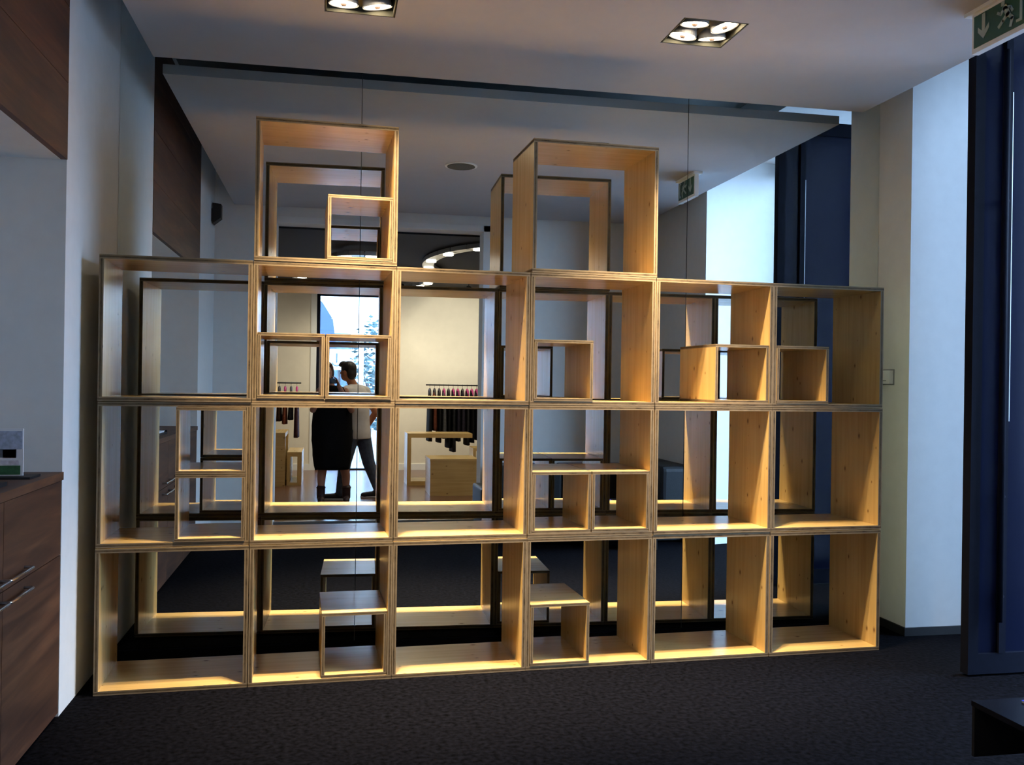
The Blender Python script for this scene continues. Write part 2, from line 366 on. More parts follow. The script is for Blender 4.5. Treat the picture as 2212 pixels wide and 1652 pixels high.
# ------------------------------------------------------------------ recessed four-lamp ceiling modules
def lamp_module(cx, cy, tilts, label, power):
    t = thing('ceiling_light', label, 'ceiling light', (cx, cy, ZP), group='recessed four-lamp modules')
    h = LH-0.004; d = 0.12
    bm = boxes((cx-h, cx-h+.006, cy-h, cy+h, ZP, ZP+d), (cx+h-.006, cx+h, cy-h, cy+h, ZP, ZP+d), (cx-h, cx+h, cy-h, cy-h+.006, ZP, ZP+d), (cx-h, cx+h, cy+h-.006, cy+h, ZP, ZP+d), (cx-h, cx+h, cy-h, cy+h, ZP+d, ZP+d+.006))
    obj('housing', bm, 'lamp_olive', t)
    obj('cross_bar', boxes((cx-.012, cx+.012, cy-h+.006, cy+h-.006, ZP+.03, ZP+.05), (cx-h+.006, cx+h-.006, cy-.012, cy+.012, ZP+.031, ZP+.049)), 'lamp_olive', t)
    for (sx, sy), n in zip(((-1,1),(1,1),(-1,-1),(1,-1)), tilts):
        c = Vector((cx + sx*.078, cy + sy*.078, ZP+.006)); n = Vector(n).normalized()
        bm = bmesh.new(); u, w = frame_of(n); k = 28
        rings = []
        for dist, r in ((-.004, .062), (-.004, .067), (.000, .069), (-.055, .063), (-.056, .030)):
            rings.append([c + n*dist + (u*math.cos(2*math.pi*i/k)+w*math.sin(2*math.pi*i/k))*r for i in range(k)])
        loft(bm, rings)
        lo = obj('lamp', bm, 'lamp_grey', t, sm=False)
        bm = bmesh.new(); disc(bm, c - n*.006, n, .061, .004, 32); obj('bulb', bm, 'bulb', lo)
        bm = bmesh.new(); disc(bm, c - n*.002, n, .016, .008, 16, .011); obj('bulb_cap', bm, 'copper', lo)
        L = bpy.data.lights.new('lamp_beam', 'SPOT'); L.energy = power; L.color = (1.0, 0.78, 0.48); L.spot_size = math.radians(58); L.spot_blend = 1.0; L.shadow_soft_size = 0.03
        lb = bpy.data.objects.new('lamp_beam', L); COL.objects.link(lb); lb.parent = lo
        lb.location = c + n*.03 - Vector((cx, cy, ZP)); lb.rotation_euler = n.to_track_quat('-Z', 'Y').to_euler()
lamp_module(*LAMPS[0], [(-.02, .14, -1), (.14, .20, -1), (.02, .12, -1), (.08, .02, -1)], 'four-lamp recessed light above the second column of cubes', 500)
lamp_module(*LAMPS[1], [(-.14, .14, -1), (.08, .20, -1), (.0, .16, -1), (.24, -.06, -1)], 'four-lamp recessed light above the fourth column of cubes', 500)

# round grille in the ceiling, seen only in the mirror
t = thing('ceiling_speaker', 'round flush ceiling speaker grille in the suspended ceiling', 'speaker', (1.0, -1.92, ZP))
bm = bmesh.new(); disc(bm, (1.0, -1.92, ZP-.008), (0,0,1), .13, .008, 40); obj('rim', bm, 'white_plastic', t)
bm = bmesh.new(); disc(bm, (1.0, -1.92, ZP-.012), (0,0,1), .112, .0045, 40); obj('grille', bm, 'lamp_olive', t)

# ------------------------------------------------------------------ exit sign under the ceiling, facing the counter
EX, EY0, EY1, EZ0, EZ1 = 2.88, -2.01, -1.65, 3.06, 3.238
t = thing('exit_sign', 'green escape route sign with arrow and running figure under the ceiling', 'sign', (EX, (EY0+EY1)/2, EZ0))
obj('sign_box', boxes((EX, EX+.035, EY0, EY1, EZ0, EZ1)), 'white_plastic', t)
obj('ceiling_mount', boxes((EX-.02, EX+.055, EY0-.01, EY1+.03, EZ1, ZP)), 'white_plastic', t)
sg = obj('sign_face', boxes((EX-.003, EX, EY0+.016, EY1-.016, EZ0+.022, EZ1-.012)), 'sign_green', t)
def flat(pts, x, th=.003):     # polygon in the sign plane; a runs from the far (+y) end towards the camera (-y)
    bm = bmesh.new(); a = [bm.verts.new((x, EY1 - p[0], EZ0 + p[1])) for p in pts]; b = [bm.verts.new((x-th, EY1 - p[0], EZ0 + p[1])) for p in pts]
    n = len(pts); bm.faces.new(a); bm.faces.new(b[::-1])
    for i in range(n): bm.faces.new((a[i], a[(i+1) % n], b[(i+1) % n], b[i]))
    return bm
obj('arrow', flat([(.072,.160),(.092,.160),(.092,.085),(.118,.108),(.118,.084),(.082,.046),(.046,.084),(.046,.108),(.072,.085)], EX-.003), 'sign_white', sg)
fig = bmesh.new()
def limb(p, q, w):
    p, q = Vector(p), Vector(q); d = (q-p).normalized(); n = Vector((-d.y, d.x))*w/2; d = d*w*.3
    pts = [p-d+n, q+d+n, q+d-n, p-d-n]; b = flat([(v.x, v.y) for v in pts], EX-.003)
    me = bpy.data.meshes.new('x'); b.to_mesh(me); b.free(); fig.from_mesh(me); bpy.data.meshes.remove(me)
for p, q, w in (((.215,.135),(.235,.098),.026),((.235,.098),(.205,.078),.018),((.205,.078),(.180,.060),.016),((.235,.098),(.262,.072),.018),((.262,.072),(.252,.040),.016),((.215,.132),(.190,.112),.013),((.190,.112),(.172,.124),.012),((.217,.132),(.250,.124),.013),((.250,.124),(.262,.104),.012),((.200,.155),(.206,.155),.022)): limb(p, q, w)
obj('running_figure', fig, 'sign_white', sg)
obj('doorway_mark', flat([(.285,.160),(.320,.160),(.320,.040),(.285,.040),(.285,.052),(.306,.052),(.306,.148),(.285,.148)], EX-.003), 'sign_white', sg)

# ------------------------------------------------------------------ counter niche on the left
t = thing('service_counter', 'dark brown wooden service counter built into the left wall niche', 'counter', (XL, (CY0+CY1)/2, 0))
obj('counter_body', boxes((-1.95, XL-0.02, CY1+.005, CY0-.005, 0.0, CZ-0.035)), 'walnut', t)
obj('counter_top', boxes((-1.955, XL+0.008, CY1+.004, CY0-.004, CZ-0.035, CZ)), 'walnut', t)
ys = [CY0-.008, -1.74, -2.47, CY1+.008]
for a, b in zip(ys, ys[1:]):
    for z0, z1 in ((0.02, .72), (.724, CZ-.04)):
        f = obj('front_panel', boxes((XL-.02, XL, b+.002, a-.002, z0, z1)), 'walnut', t)
        if a < -2.4: continue
        zc = .685 if z0 < .1 else .765
        yc = -1.63 if a > -1.5 else -1.90
        bm = bmesh.new(); tube(bm, [(XL, yc+.13, zc), (XL+.030, yc+.13, zc), (XL+.034, yc+.125, zc), (XL+.034, yc-.125, zc), (XL+.030, yc-.13, zc), (XL, yc-.13, zc)], .006, 8)
        obj('handle', bm, 'steel', f, sm=True)
t = thing('wood_bulkhead', 'dark brown wooden board cladding above the counter niche', 'wall panel', (XL, (CY0+CY1)/2, BZ))
zz = [BZ, 2.82, 3.16, 3.50, 3.84]
for a, b in zip(zz, zz[1:]): obj('board', boxes((XL-.025, XL+.003, CY1, CY0, a+.0012, b-.0012)), 'walnut', t)

t = thing('photo_stand', 'small upright photo display with house and garden picture on the counter', 'picture', (-1.27, -1.245, CZ))
obj('base', boxes((-1.40, -1.205, -1.33, -1.19, CZ, CZ+.010)), 'black', t)
obj('print', boxes((-1.42, -1.252, -1.262, -1.256, CZ+.010, CZ+.205)), 'paper', t)
def pic(nm, x0, x1, z0, z1, col): 
    MAT[nm] = plain(nm, col, .4, noise=.25, scale=70); obj(nm, boxes((x0, x1, -1.2635, -1.262, CZ+z0, CZ+z1)), nm, t)
pic('picture_sky', -1.418, -1.256, .120, .195, (.42,.48,.62)); pic('picture_roof', -1.418, -1.278, .085, .120, (.09,.10,.12)); pic('picture_wall', -1.330, -1.280, .083, .118, (.24,.21,.19))
pic('picture_awning', -1.345, -1.268, .055, .074, (.66,.62,.70)); pic('picture_lawn', -1.418, -1.262, .014, .052, (.03,.12,.04)); pic('picture_terrace', -1.418, -1.350, .052, .085, (.12,.13,.12))
t = thing('document_tray', 'black tray with loose white papers on the dark wood counter', 'tray', (-1.42, -1.75, CZ))
obj('tray', boxes((-1.55, -1.22, -1.98, -1.55, CZ, CZ+.016), (-1.55,-1.22,-1.98,-1.97,CZ,CZ+.03), (-1.55,-1.54,-1.98,-1.55,CZ,CZ+.03)), 'black', t)
obj('paper', boxes((-1.49, -1.235, -1.93, -1.60, CZ+.016, CZ+.024)), 'paper', t)
obj('paper', boxes((-1.47, -1.225, -1.90, -1.63, CZ+.024, CZ+.030)), 'paper', t)

# wall loudspeaker near the opening, seen in the mirror
t = thing('wall_speaker', 'small black wedge loudspeaker high on the white left wall', 'speaker', (XL, -4.02, 3.03))
bm = bmesh.new()
loft(bm, [[Vector((XL+.012, -4.02+dy*.075, 3.03+z)) for dy, z in ((-1,.0),(1,.0),(1,.2),(-1,.2))], [Vector((XL+.09, -4.02+dy*.06, 3.03+z)) for dy, z in ((-1,.06),(1,.06),(1,.195),(-1,.195))]])
obj('cabinet', bm, 'black', t); obj('bracket', boxes((XL, XL+.012, -4.06, -3.98, 3.06, 3.18)), 'black', t)

# thermostat on the right pilaster
t = thing('thermostat', 'white wall thermostat with small display beside the mirror', 'thermostat', (XR, -0.135, 1.545))
obj('casing', boxes((XR-.03, XR, -.185, -.08, 1.545, 1.630)), 'white_plastic', t)
obj('back_plate', boxes((XR-.004, XR, -.192, -.073, 1.538, 1.637)), 'grey_plastic', t)
obj('display', boxes((XR-.0315, XR-.03, -.115, -.083, 1.580, 1.622)), 'grey_plastic', t)
obj('slot', boxes((XR-.0312, XR-.03, -.150, -.090, 1.563, 1.567)), 'grey_plastic', t)

# ------------------------------------------------------------------ low black table and sofa on the right
t = thing('low_table', 'low black table with a blue magazine lying on it', 'table', (2.55, -2.74, 0))
obj('table_top', boxes((2.17, 2.98, -2.86, -2.62, .432, .450)), 'black_gloss', t)
obj('apron', boxes((2.172, 2.978, -2.635, -2.622, .262, .432)), 'black', t)
for x in (2.66, 2.94): obj('leg', boxes((x, x+.03, -2.85, -2.636, 0, .432)), 'black', t)
t = thing('magazine', 'blue covered magazine lying on the low black table', 'magazine', (2.45, -2.735, .450))
o = obj('pages', boxes((2.33, 2.54, -2.80, -2.665, .450, .456)), 'paper', t)
obj('cover', boxes((2.329, 2.541, -2.801, -2.664, .456, .4575)), 'mag_blue', t)

t = thing('sofa', 'black leather corner sofa by the back wall and right wall', 'sofa', (2.4, -3.6, 0))
def cushion(bm, x0, x1, y0, y1, z0, z1, r=.03):
    s = len(bm.faces); b2 = bmesh.new(); bx(b2, x0, x1, y0, y1, z0, z1); bmesh.ops.bevel(b2, geom=b2.edges[:], offset=r, segments=3, affect='EDGES', profile=.6)
    me = bpy.data.meshes.new('x'); b2.to_mesh(me); b2.free(); bm.from_mesh(me); bpy.data.meshes.remove(me); return bm
obj('base', boxes((1.50, 3.46, -4.20, -3.02, .02, .14), (1.56, 1.62, -3.15, -3.05, 0, .02), (3.36, 3.42, -3.15, -3.05, 0, .02), (1.56, 1.62, -4.15, -4.05, 0, .02), (3.36, 3.42, -4.15, -4.05, 0, .02)), 'black', t)
for i in range(2): obj('seat_cushion', cushion(bmesh.new(), 1.66+i*.72, 2.37+i*.72, -3.84, -2.92, .14, .33), 'leather', t)
for i in range(2): obj('back_cushion', cushion(bmesh.new(), 1.66+i*.72, 2.37+i*.72, -4.20, -3.85, .14, .67), 'leather', t)
for y0, y1 in ((-4.19, -3.55), (-3.545, -2.92)): obj('back_cushion', cushion(bmesh.new(), 3.105, 3.465, y0, y1, .14, .74, .05), 'leather', t)
obj('armrest', cushion(bmesh.new(), 1.48, 1.655, -4.20, -3.62, .14, .46), 'leather', t)

# ------------------------------------------------------------------ furniture in the neighbouring room
def panelbox(name, label, bs, loc, cat, mat='pine', names=None):
    t = thing(name, label, cat, loc)
    for i, b in enumerate(bs):
        nm = names[i]
        L = [b[1]-b[0], b[3]-b[2], b[5]-b[4]]; ta = L.index(min(L)); la = max(range(3), key=lambda k: L[k] if k != ta else -1); wa = 3-ta-la
        bm = bmesh.new(); uvl = bm.loops.layers.uv.new('uv'); bx(bm, *b); bmesh.ops.recalc_face_normals(bm, faces=bm.faces)
        lo = (b[0], b[2], b[4])
        for f in bm.faces:
            fl = abs(f.normal[ta]) > .5; f.material_index = 0 if fl else 1
            for l in f.loops:
                c = l.vert.co; l[uvl].uv = (c[la], c[wa]) if fl else (c[la] if abs(f.normal[la]) < .5 else c[wa], (c[ta]-lo[ta])/L[ta])
        obj(nm, bm, ['pine', 'pine'], t)
    return t
S2 = F2
panelbox('display_cube', 'closed pale pine display block with knots in the shop', [(1.26,1.88,-6.34,-6.31,S2,.50),(1.26,1.88,-6.92,-6.89,S2,.50),(1.26,1.29,-6.89,-6.34,S2,.50),(1.85,1.88,-6.89,-6.34,S2,.50),(1.255,1.885,-6.925,-6.305,.50,.53)], (1.57,-6.6,S2), 'display block', names=['front_panel','back_panel','side_panel','side_panel','top_panel'])
panelbox('display_bench', 'c-shaped pale pine display bench in front of the clothes rail', [(1.06,1.98,-8.0,-7.5,.73,.79),(1.06,1.115,-8.0,-7.5,.12,.73),(1.06,1.98,-8.0,-7.5,S2,.12)], (1.5,-7.7,S2), 'bench', names=['top_panel','side_panel','bottom_panel'])
panelbox('display_box', 'small pale pine box lying behind the closed display block', [(1.92,2.40,-7.4,-7.02,S2,.10),(1.92,2.40,-7.4,-7.02,.58,.62),(1.92,1.96,-7.4,-7.02,.10,.58),(2.36,2.40,-7.4,-7.02,.10,.58)], (2.16,-7.2,S2), 'display box', names=['bottom_panel','top_panel','side_panel','side_panel'])
panelbox('display_table', 'tall pale pine panel table under the short clothes rail', [(-1.55,-.60,-8.45,-7.48,.735,.79),(-1.55,-.60,-7.54,-7.48,S2,.735),(-1.55,-.60,-8.45,-8.39,S2,.735)], (-1.1,-8.2,S2), 'table', names=['top_panel','leg_panel','leg_panel'])
panelbox('display_stool', 'low open pine box seat beside the tall panel table', [(-.58,-.38,-8.5,-7.6,S2,.10),(-.58,-.38,-8.5,-7.6,.46,.52),(-.44,-.38,-8.5,-7.6,.10,.46),(-.58,-.54,-8.5,-7.6,.10,.46)], (-.45,-8.0,S2), 'box seat', names=['bottom_panel','top_panel','side_panel','side_panel'])

def garment(name, label, x, y, ztop, zbot, w, d, mat, group, hang):
    t = thing(name, label, 'garment', (x, y, zbot), group=group)
    bm = bmesh.new(); rings = []; ph = random.uniform(0, 6)
    for j in range(10):
        f = j/9; z = ztop + (zbot-ztop)*f
        if f < .12: dd, ww = d*(.25+.75*(f/.12)**.5), w*(.45+.55*f/.12)
        else: dd, ww = d*(1+.12*f), w*(1+.35*f)
        ring = []
        for k in range(20):
            a = 2*math.pi*k/20; rr = 1 + .10*f*math.sin(5*a+ph) + .05*f*math.sin(9*a+2*ph)
            ring.append(Vector((x + ww*math.cos(a)*rr, y + dd*math.sin(a)*rr, z)))
        rings.append(ring)
    loft(bm, rings); obj('fabric', bm, mat, t, sm=True)
    bm = bmesh.new(); tube(bm, [(x, y-.17, ztop-.05), (x, y-.08, ztop+.02), (x, y, ztop+.045), (x, y+.08, ztop+.02), (x, y+.17, ztop-.05)], [.008,.016,.018,.016,.008], 8)
    h = obj('hanger', bm, hang, t, sm=True)
    bm = bmesh.new(); tube(bm, [(x, y, ztop+.055), (x, y, ztop+.075)] + [(x, y-.013+.013*math.cos(a), RZ+.014*math.sin(a)) for a in (-.9, 0, .8, 1.57, 2.4, 3.0)], .003, 6); obj('hook', bm, 'steel', h)
    return t
RZ = 1.47
MAT['hang_pink'] = plain('pink_padded_hanger', (0.55, 0.03, 0.22), .7, noise=.8, scale=55)
MAT['hang_dark'] = plain('dark_hanger', (0.03, 0.015, 0.02), .6, noise=.4, scale=60)
cloth = {'black': (.008,.008,.010), 'charcoal': (.025,.025,.030), 'dark violet': (.030,.026,.042), 'grey': (.11,.11,.12), 'rust': (.20,.06,.035), 'plum': (.045,.018,.026), 'brown': (.035,.018,.012)}
for k, c in cloth.items(): MAT['cl_'+k] = plain(k.replace(' ', '_')+'_cloth', c, .9, noise=.35, scale=35, spec=.15)
def rail(x0, x1, y, label, posts):
    t = thing('clothes_rail', label, 'clothes rail', ((x0+x1)/2, y, F2))
    bm = bmesh.new(); tube(bm, [(x0, y, RZ), (x1, y, RZ)], .011, 12); obj('bar', bm, 'black', t, sm=True)
    for px in posts:
        bm = bmesh.new(); tube(bm, [(px, y, F2+.02), (px, y, RZ-.011)], .012, 12); obj('post', bm, 'steel', t, sm=True)
        obj('foot', boxes((px-.03, px+.03, y-.25, y+.25, F2, F2+.02)), 'steel', t)
rail(1.42, 3.3, -8.6, 'long black clothes rail hung with dark coats', (2.9, 3.28))
seq = [('black',.62,'hang_dark'),('rust',.78,'hang_dark'),('black',.60,'hang_dark'),('grey',.66,'hang_pink'),('black',.52,'hang_dark'),('charcoal',.46,'hang_pink'),('dark violet',.62,'hang_pink'),('dark violet',.70,'hang_dark'),('charcoal',.56,'hang_pink'),('black',.60,'hang_pink'),('charcoal',.64,'hang_pink'),('black',.66,'hang_pink'),('plum',.60,'hang_pink')]
for i, (c, zb, hg) in enumerate(seq):
    lab = '%s garment hanging %s on the long clothes rail' % (c, ORD[i] if i < 6 else ['seventh','eighth','ninth','tenth','eleventh','twelfth','thirteenth'][i-6])
    garment('hanging_garment', lab, 1.48 + i*.072, -8.6, 1.36, zb, .028, .21, 'cl_'+c, 'garments on the long rail', hg)
rail(-1.75, -.44, -8.75, 'short black clothes rail above the tall panel table', (-1.70, -1.05))
for i, (c, zb) in enumerate((('plum',.66), ('black',.92), ('rust',.86), ('brown',.90), ('black',.88))):
    garment('hanging_garment', '%s garment hanging %s from the street-door end of the short rail' % (c, ORD[i]), -.50 - i*.085, -8.75, 1.36, zb, .030, .21, 'cl_'+c, 'garments on the short rail', 'hang_pink' if i in (0, 2) else 'hang_dark')

# ------------------------------------------------------------------ ring pendants under the black ceiling
def ring_lamp(cx, cy, r, z, n, label, power, q=1.0):
    t = thing('ring_light', label, 'pendant light', (cx, cy, z), group='segmented ring pendants')
    for i in range(n):
        a0, a1 = 2*math.pi*i/n, 2*math.pi*(i+.93)/n; bm = bmesh.new(); rings = []
        for k in range(4):
            a = a0 + (a1-a0)*k/3; c, s = math.cos(a), math.sin(a)
            rings.append([Vector((cx+(r+d)*c, cy+(r*q+d)*s, z+h)) for d, h in ((-.075,0),(.075,0),(.075,.05),(-.075,.05))])
        loft(bm, rings); seg = obj('segment', bm, 'alu', t)
        if i % 2 == 0:
            am = (a0+a1)/2; bm = bmesh.new(); disc(bm, (cx+r*math.cos(am), cy+r*q*math.sin(am), z-.018), (0,0,1), .062, .018, 20); obj('bulb', bm, 'ringbulb', seg)
    for k in range(3):
        a = 2*math.pi*k/3+.4; bm = bmesh.new(); tube(bm, [(cx+r*math.cos(a), cy+r*q*math.sin(a), z+.05), (cx+r*math.cos(a), cy+r*q*math.sin(a), Z2)], .003, 6); obj('hanging_wire', bm, 'steel', t)
    L = bpy.data.lights.new('ring_glow', 'AREA'); L.shape = 'ELLIPSE'; L.size = 2*r; L.size_y = 2*r*q; L.energy = power; L.color = (1.0, .84, .62); L.spread = math.radians(150)
    o = bpy.data.objects.new('ring_glow', L); COL.objects.link(o); o.parent = t; o.location = (0, 0, -.04)
ring_lamp(2.2, -6.25, 1.0, 3.03, 30, 'large segmented ring pendant near the closed display block', 25, 1.68)
ring_lamp(.36, -5.85, .30, 2.985, 12, 'small segmented ring pendant above the two people', 6)
ring_lamp(.45, -8.35, .95, 2.985, 24, 'middle-sized segmented ring pendant before the street door', 40)
# narrow wall washers that light the cream wall
for x, tgt, pw in ((1.05, (1.05, -9.8, 2.05), 110), (2.1, (2.15, -9.8, 1.75), 110), (-1.6, (-1.3, -9.8, 1.6), 14)):
    t = thing('wall_washer', 'black cylinder spotlight under the dark ceiling %s' % {1.05: 'right beside the street door', 2.1: 'above the dark coats', -1.6: 'above the tall panel table'}[x], 'spotlight', (x, -8.9, Z2-.1))
    bm = bmesh.new(); tube(bm, [(x, -8.88, Z2-.09), (x, -8.95, Z2-.19)], .04, 16); obj('can', bm, 'black', t)
    bm = bmesh.new(); tube(bm, [(x, -8.89, Z2), (x, -8.89, Z2-.10)], .008, 8); obj('stem', bm, 'black', t)
    L = bpy.data.lights.new('washer_beam', 'SPOT'); L.energy = pw; L.color = (1, .90, .74); L.spot_size = math.radians(150); L.spot_blend = 1; L.shadow_soft_size = .04
    o = bpy.data.objects.new('washer_beam', L); COL.objects.link(o); o.parent = t
    p = Vector((x, -8.96, Z2-.205)); o.location = p - Vector(t.location); o.rotation_euler = (Vector(tgt)-p).to_track_quat('-Z', 'Y').to_euler()

# ------------------------------------------------------------------ people
def blob(name, parts, mat, parent, voxel=.008, it=4):
    bm = bmesh.new()
    for p in parts:
        if p[0] == 'c':     # tapered capsule
            a, ra, b, rb = Vector(p[1]), p[2], Vector(p[3]), p[4]
            d = b-a; n = max(2, int(d.length/.03)); pts, rr = [], []
            for k in range(n+1): pts.append(a+d*k/n); rr.append(ra+(rb-ra)*k/n)
            tube(bm, pts, rr, 12); ball(bm, a, ra, ra, ra, 12, 8); ball(bm, b, rb, rb, rb, 12, 8)
        elif p[0] == 'l':   # lofted closed trunk
            loft(bm, p[1])
        else:               # ellipsoid
            ball(bm, p[1], *p[2], 16, 10, p[3] if len(p) > 3 else None)
    me = mesh(name, bm, mat); o = bpy.data.objects.new(name, me); COL.objects.link(o)
    m = o.modifiers.new('r', 'REMESH'); m.mode = 'VOXEL'; m.voxel_size = voxel; m.use_smooth_shade = True
    s = o.modifiers.new('s', 'SMOOTH'); s.iterations = it; s.factor = .5
    dg = bpy.context.evaluated_depsgraph_get(); me2 = bpy.data.meshes.new_from_object(o.evaluated_get(dg))
    bpy.data.objects.remove(o); me2.name = name
    if not me2.materials: me2.materials.append(MAT[mat])
    me2.transform(Matrix.Translation(-Vector(parent.location)))
    for p in me2.polygons: p.use_smooth = True
    o = bpy.data.objects.new(name, me2); COL.objects.link(o); o.parent = parent
    return o
def hand(wrist, palm_dir, out_dir, curl, side, s=1.0):
    """palm plus five fingers; palm_dir points from the wrist to the knuckles, out_dir to the back of the hand"""
    w = Vector(wrist); d = Vector(palm_dir).normalized(); o = Vector(out_dir); o = (o - d*o.dot(d)).normalized(); a = d.cross(o)*side
    R = Matrix((a, d, o)).transposed(); ps = [('e', w+d*.045*s, (.036*s, .050*s, .014*s), R)]
    for k, ln in enumerate((.072, .080, .075, .060)):
        base = w + d*.085*s + a*(.027-.018*k)*s; p, r, dd = base, .0085*s, d
        for q, fl in enumerate((.45, .32, .23)):
            ang = curl*(q+1)*.5; dv = (d*math.cos(ang) - o*math.sin(ang)); e = p + dv*ln*fl*s
            ps.append(('c', p, r, e, r*.92)); p, r = e, r*.92
    b = w + d*.025*s + a*.032*s; m1 = b + (d*.6+a*.75-o*.2*curl).normalized()*.038*s; m2 = m1 + (d*.9+a*.15-o*.4*curl).normalized()*.032*s
    ps += [('c', b, .012*s, m1, .010*s), ('c', m1, .010*s, m2, .0085*s)]
    return ps

# woman taking the photograph: black dress, both hands on the phone
wx, wy = .03, -5.80; W = thing('person', 'person in a loose black sleeveless dress and ankle boots holding up a phone', 'person', (wx, wy, F2))
Z = F2
hd = Vector((-.055, -5.755, 1.615))
bp = [('e', (.03, -5.80, 1.22), (.150, .100, .20)), ('e', (.03, -5.81, .98), (.165, .115, .14)), ('e', (.02, -5.80, 1.36), (.150, .085, .09)),
      ('c', (.02, -5.79, 1.40), .052, (-.04, -5.765, 1.53), .046), ('e', hd, (.073, .090, .112)), ('e', hd+Vector((0, .035, -.045)), (.055, .060, .065)),
      ('e', hd+Vector((0, .093, -.015)), (.012, .018, .022)), ('e', hd+Vector((-.074, -.005, -.01)), (.010, .020, .030)), ('e', hd+Vector((.074, -.005, -.01)), (.010, .020, .030))]
for s, sx in ((-1, -.13), (1, .17)):
    el = Vector((.02+s*.225, -5.69, 1.165)); wr = Vector((s*.088, -5.50, 1.455))
    bp += [('c', (.02+s*.145, -5.79, 1.385), .050, (.02+s*.185, -5.75, 1.28), .044), ('c', (.02+s*.185, -5.75, 1.28), .044, el, .036), ('c', el, .038, el.lerp(wr, .35), .038), ('c', el.lerp(wr, .35), .038, wr, .025)]
    bp += hand(wr, (-s*.28, .30, .85), (s*.9, -.3, .2), .75, s, .95)
for fx, hx in ((-.10, -.05), (.20, .11)):
    bp += [('c', (hx, -5.81, .93), .085, ((fx+hx)/2, -5.79, .53), .056), ('c', ((fx+hx)/2, -5.79, .53), .055, (fx*.9+hx*.1, -5.82, .38), .054), ('c', (fx*.9+hx*.1, -5.82, .38), .054, (fx, -5.81, .16), .034), ('c', (fx, -5.81, .16), .036, (fx, -5.80, .11), .040), ('c', (fx, -5.79, .09), .034, (fx, -5.70, .085), .026)]
wb = blob('body', bp, 'skin_w', W)
bm = bmesh.new(); rings = []
for z, cx, rx, ry in ((.455,.030,.200,.150),(.50,.030,.208,.155),(.62,.025,.222,.160),(.80,.020,.238,.165),(.98,.020,.240,.165),(1.12,.025,.232,.155),(1.24,.025,.212,.140),(1.33,.022,.200,.122),(1.40,.02,.172,.105),(1.435,.02,.130,.090),(1.455,.015,.088,.075)):
    ring = []
    for k in range(48):
        a = 2*math.pi*k/48; rr = 1 + (.035*math.sin(7*a+z*9) + .02*math.sin(11*a-z*14))*max(0, min(1, (1.2-z)*2)); ring.append(Vector((cx+rx*rr*math.cos(a), -5.80+ry*rr*math.sin(a), z)))
    rings.append(ring)
loft(bm, rings); obj('dress', bm, 'dress', W, sm=True)
for fx in (-.10, .20):
    b = blob('boot', [('c', (fx, -5.815, .235), .050, (fx, -5.812, .12), .050), ('c', (fx, -5.83, .10), .042, (fx, -5.68, .095), .038), ('c', (fx, -5.69, .088), .034, (fx, -5.66, .085), .030), ('e', (fx, -5.812, .235), (.060, .060, .016))], 'boot', W, .006)
    obj('sole', boxes((fx-.035, fx+.035, -5.87, -5.64, F2, F2+.012)), 'black', b)
hr = blob('hair', [('e', hd+Vector((0, -.020, .025)), (.087, .094, .108)), ('e', hd+Vector((0, -.06, -.04)), (.080, .055, .09)), ('e', hd+Vector((.0, .03, .085)), (.070, .05, .035)), ('e', hd+Vector((.062,-.02,-.01)), (.030,.05,.075)), ('e', hd+Vector((-.062,-.02,-.01)), (.030,.05,.075))], 'hair_w', W, .007)
for s in (-1, 1):
    bm = bmesh.new(); ball(bm, hd+Vector((s*.030, .084, .008)), .013, .009, .009); e = obj('eye', bm, 'eye_white', W, sm=True)
    bm = bmesh.new(); ball(bm, hd+Vector((s*.030, .091, .008)), .006, .004, .006); obj('iris', bm, 'hair', e, sm=True)
bm = bmesh.new(); ball(bm, hd+Vector((0, .092, -.058)), .024, .008, .008); obj('mouth', bm, 'lip', W, sm=True)
t = thing('phone', 'black mobile phone held up in both hands by the person in black', 'phone', (0, -5.447, 1.505))
bm = cushion(bmesh.new(), -.062, .062, -5.452, -5.442, 1.478, 1.540, .004); obj('body', bm, 'black_gloss', t)
bm = bmesh.new(); disc(bm, (.050, -5.442, 1.528), (0,1,0), .0045, .0008, 14); obj('lens', bm, 'steel', t)

# man walking behind her, turned away from the mirror: pale t-shirt, jeans
Mn = thing('person', 'person with short dark hair in a pale t-shirt and jeans walking away', 'person', (.32, -6.15, F2))
hd = Vector((.205, -6.14, 1.625)); fw = Vector((-.80, -.60, 0)); sd = Vector((.60, -.80, 0))
Rh = Matrix((sd, fw, Vector((0,0,1)))).transposed()
def hl(a, b, c): return hd + sd*a + fw*b + Vector((0,0,c))
torso = [((.33,-6.15,.93), (.155,.115,.11)), ((.325,-6.15,1.08), (.145,.105,.14)), ((.315,-6.15,1.25), (.165,.115,.14)), ((.30,-6.15,1.36), (.175,.105,.085))]
sR, sL = Vector((.42,-6.29,1.385)), Vector((.185,-6.03,1.385))
eR, eL = Vector((.555,-6.27,1.12)), Vector((.10,-5.99,1.13)); hR, hL = Vector((.47,-6.42,.95)), Vector((.0,-6.10,.99))
bp = [('e', c, r, Rh) for c, r in torso] + [('c', (.285,-6.15,1.42), .062, (.235,-6.15,1.53), .055), ('e', hd, (.076,.096,.116), Rh), ('e', hl(0,.035,-.05), (.058,.062,.066), Rh), ('e', hl(0,.100,-.015), (.013,.020,.024), Rh), ('e', hl(.078,-.005,-.012), (.011,.022,.032), Rh), ('e', hl(-.078,-.005,-.012), (.011,.022,.032), Rh)]
for a, b, c, sg in ((sR, eR, hR, 1), (sL, eL, hL, -1)):
    bp += [('c', a, .056, b, .042), ('c', b, .043, b.lerp(c, .35), .043), ('c', b.lerp(c, .35), .043, c, .029)] + hand(c, (c-b) + Vector((0,0,-.05)), sd*sg, .5, sg, 1.05)
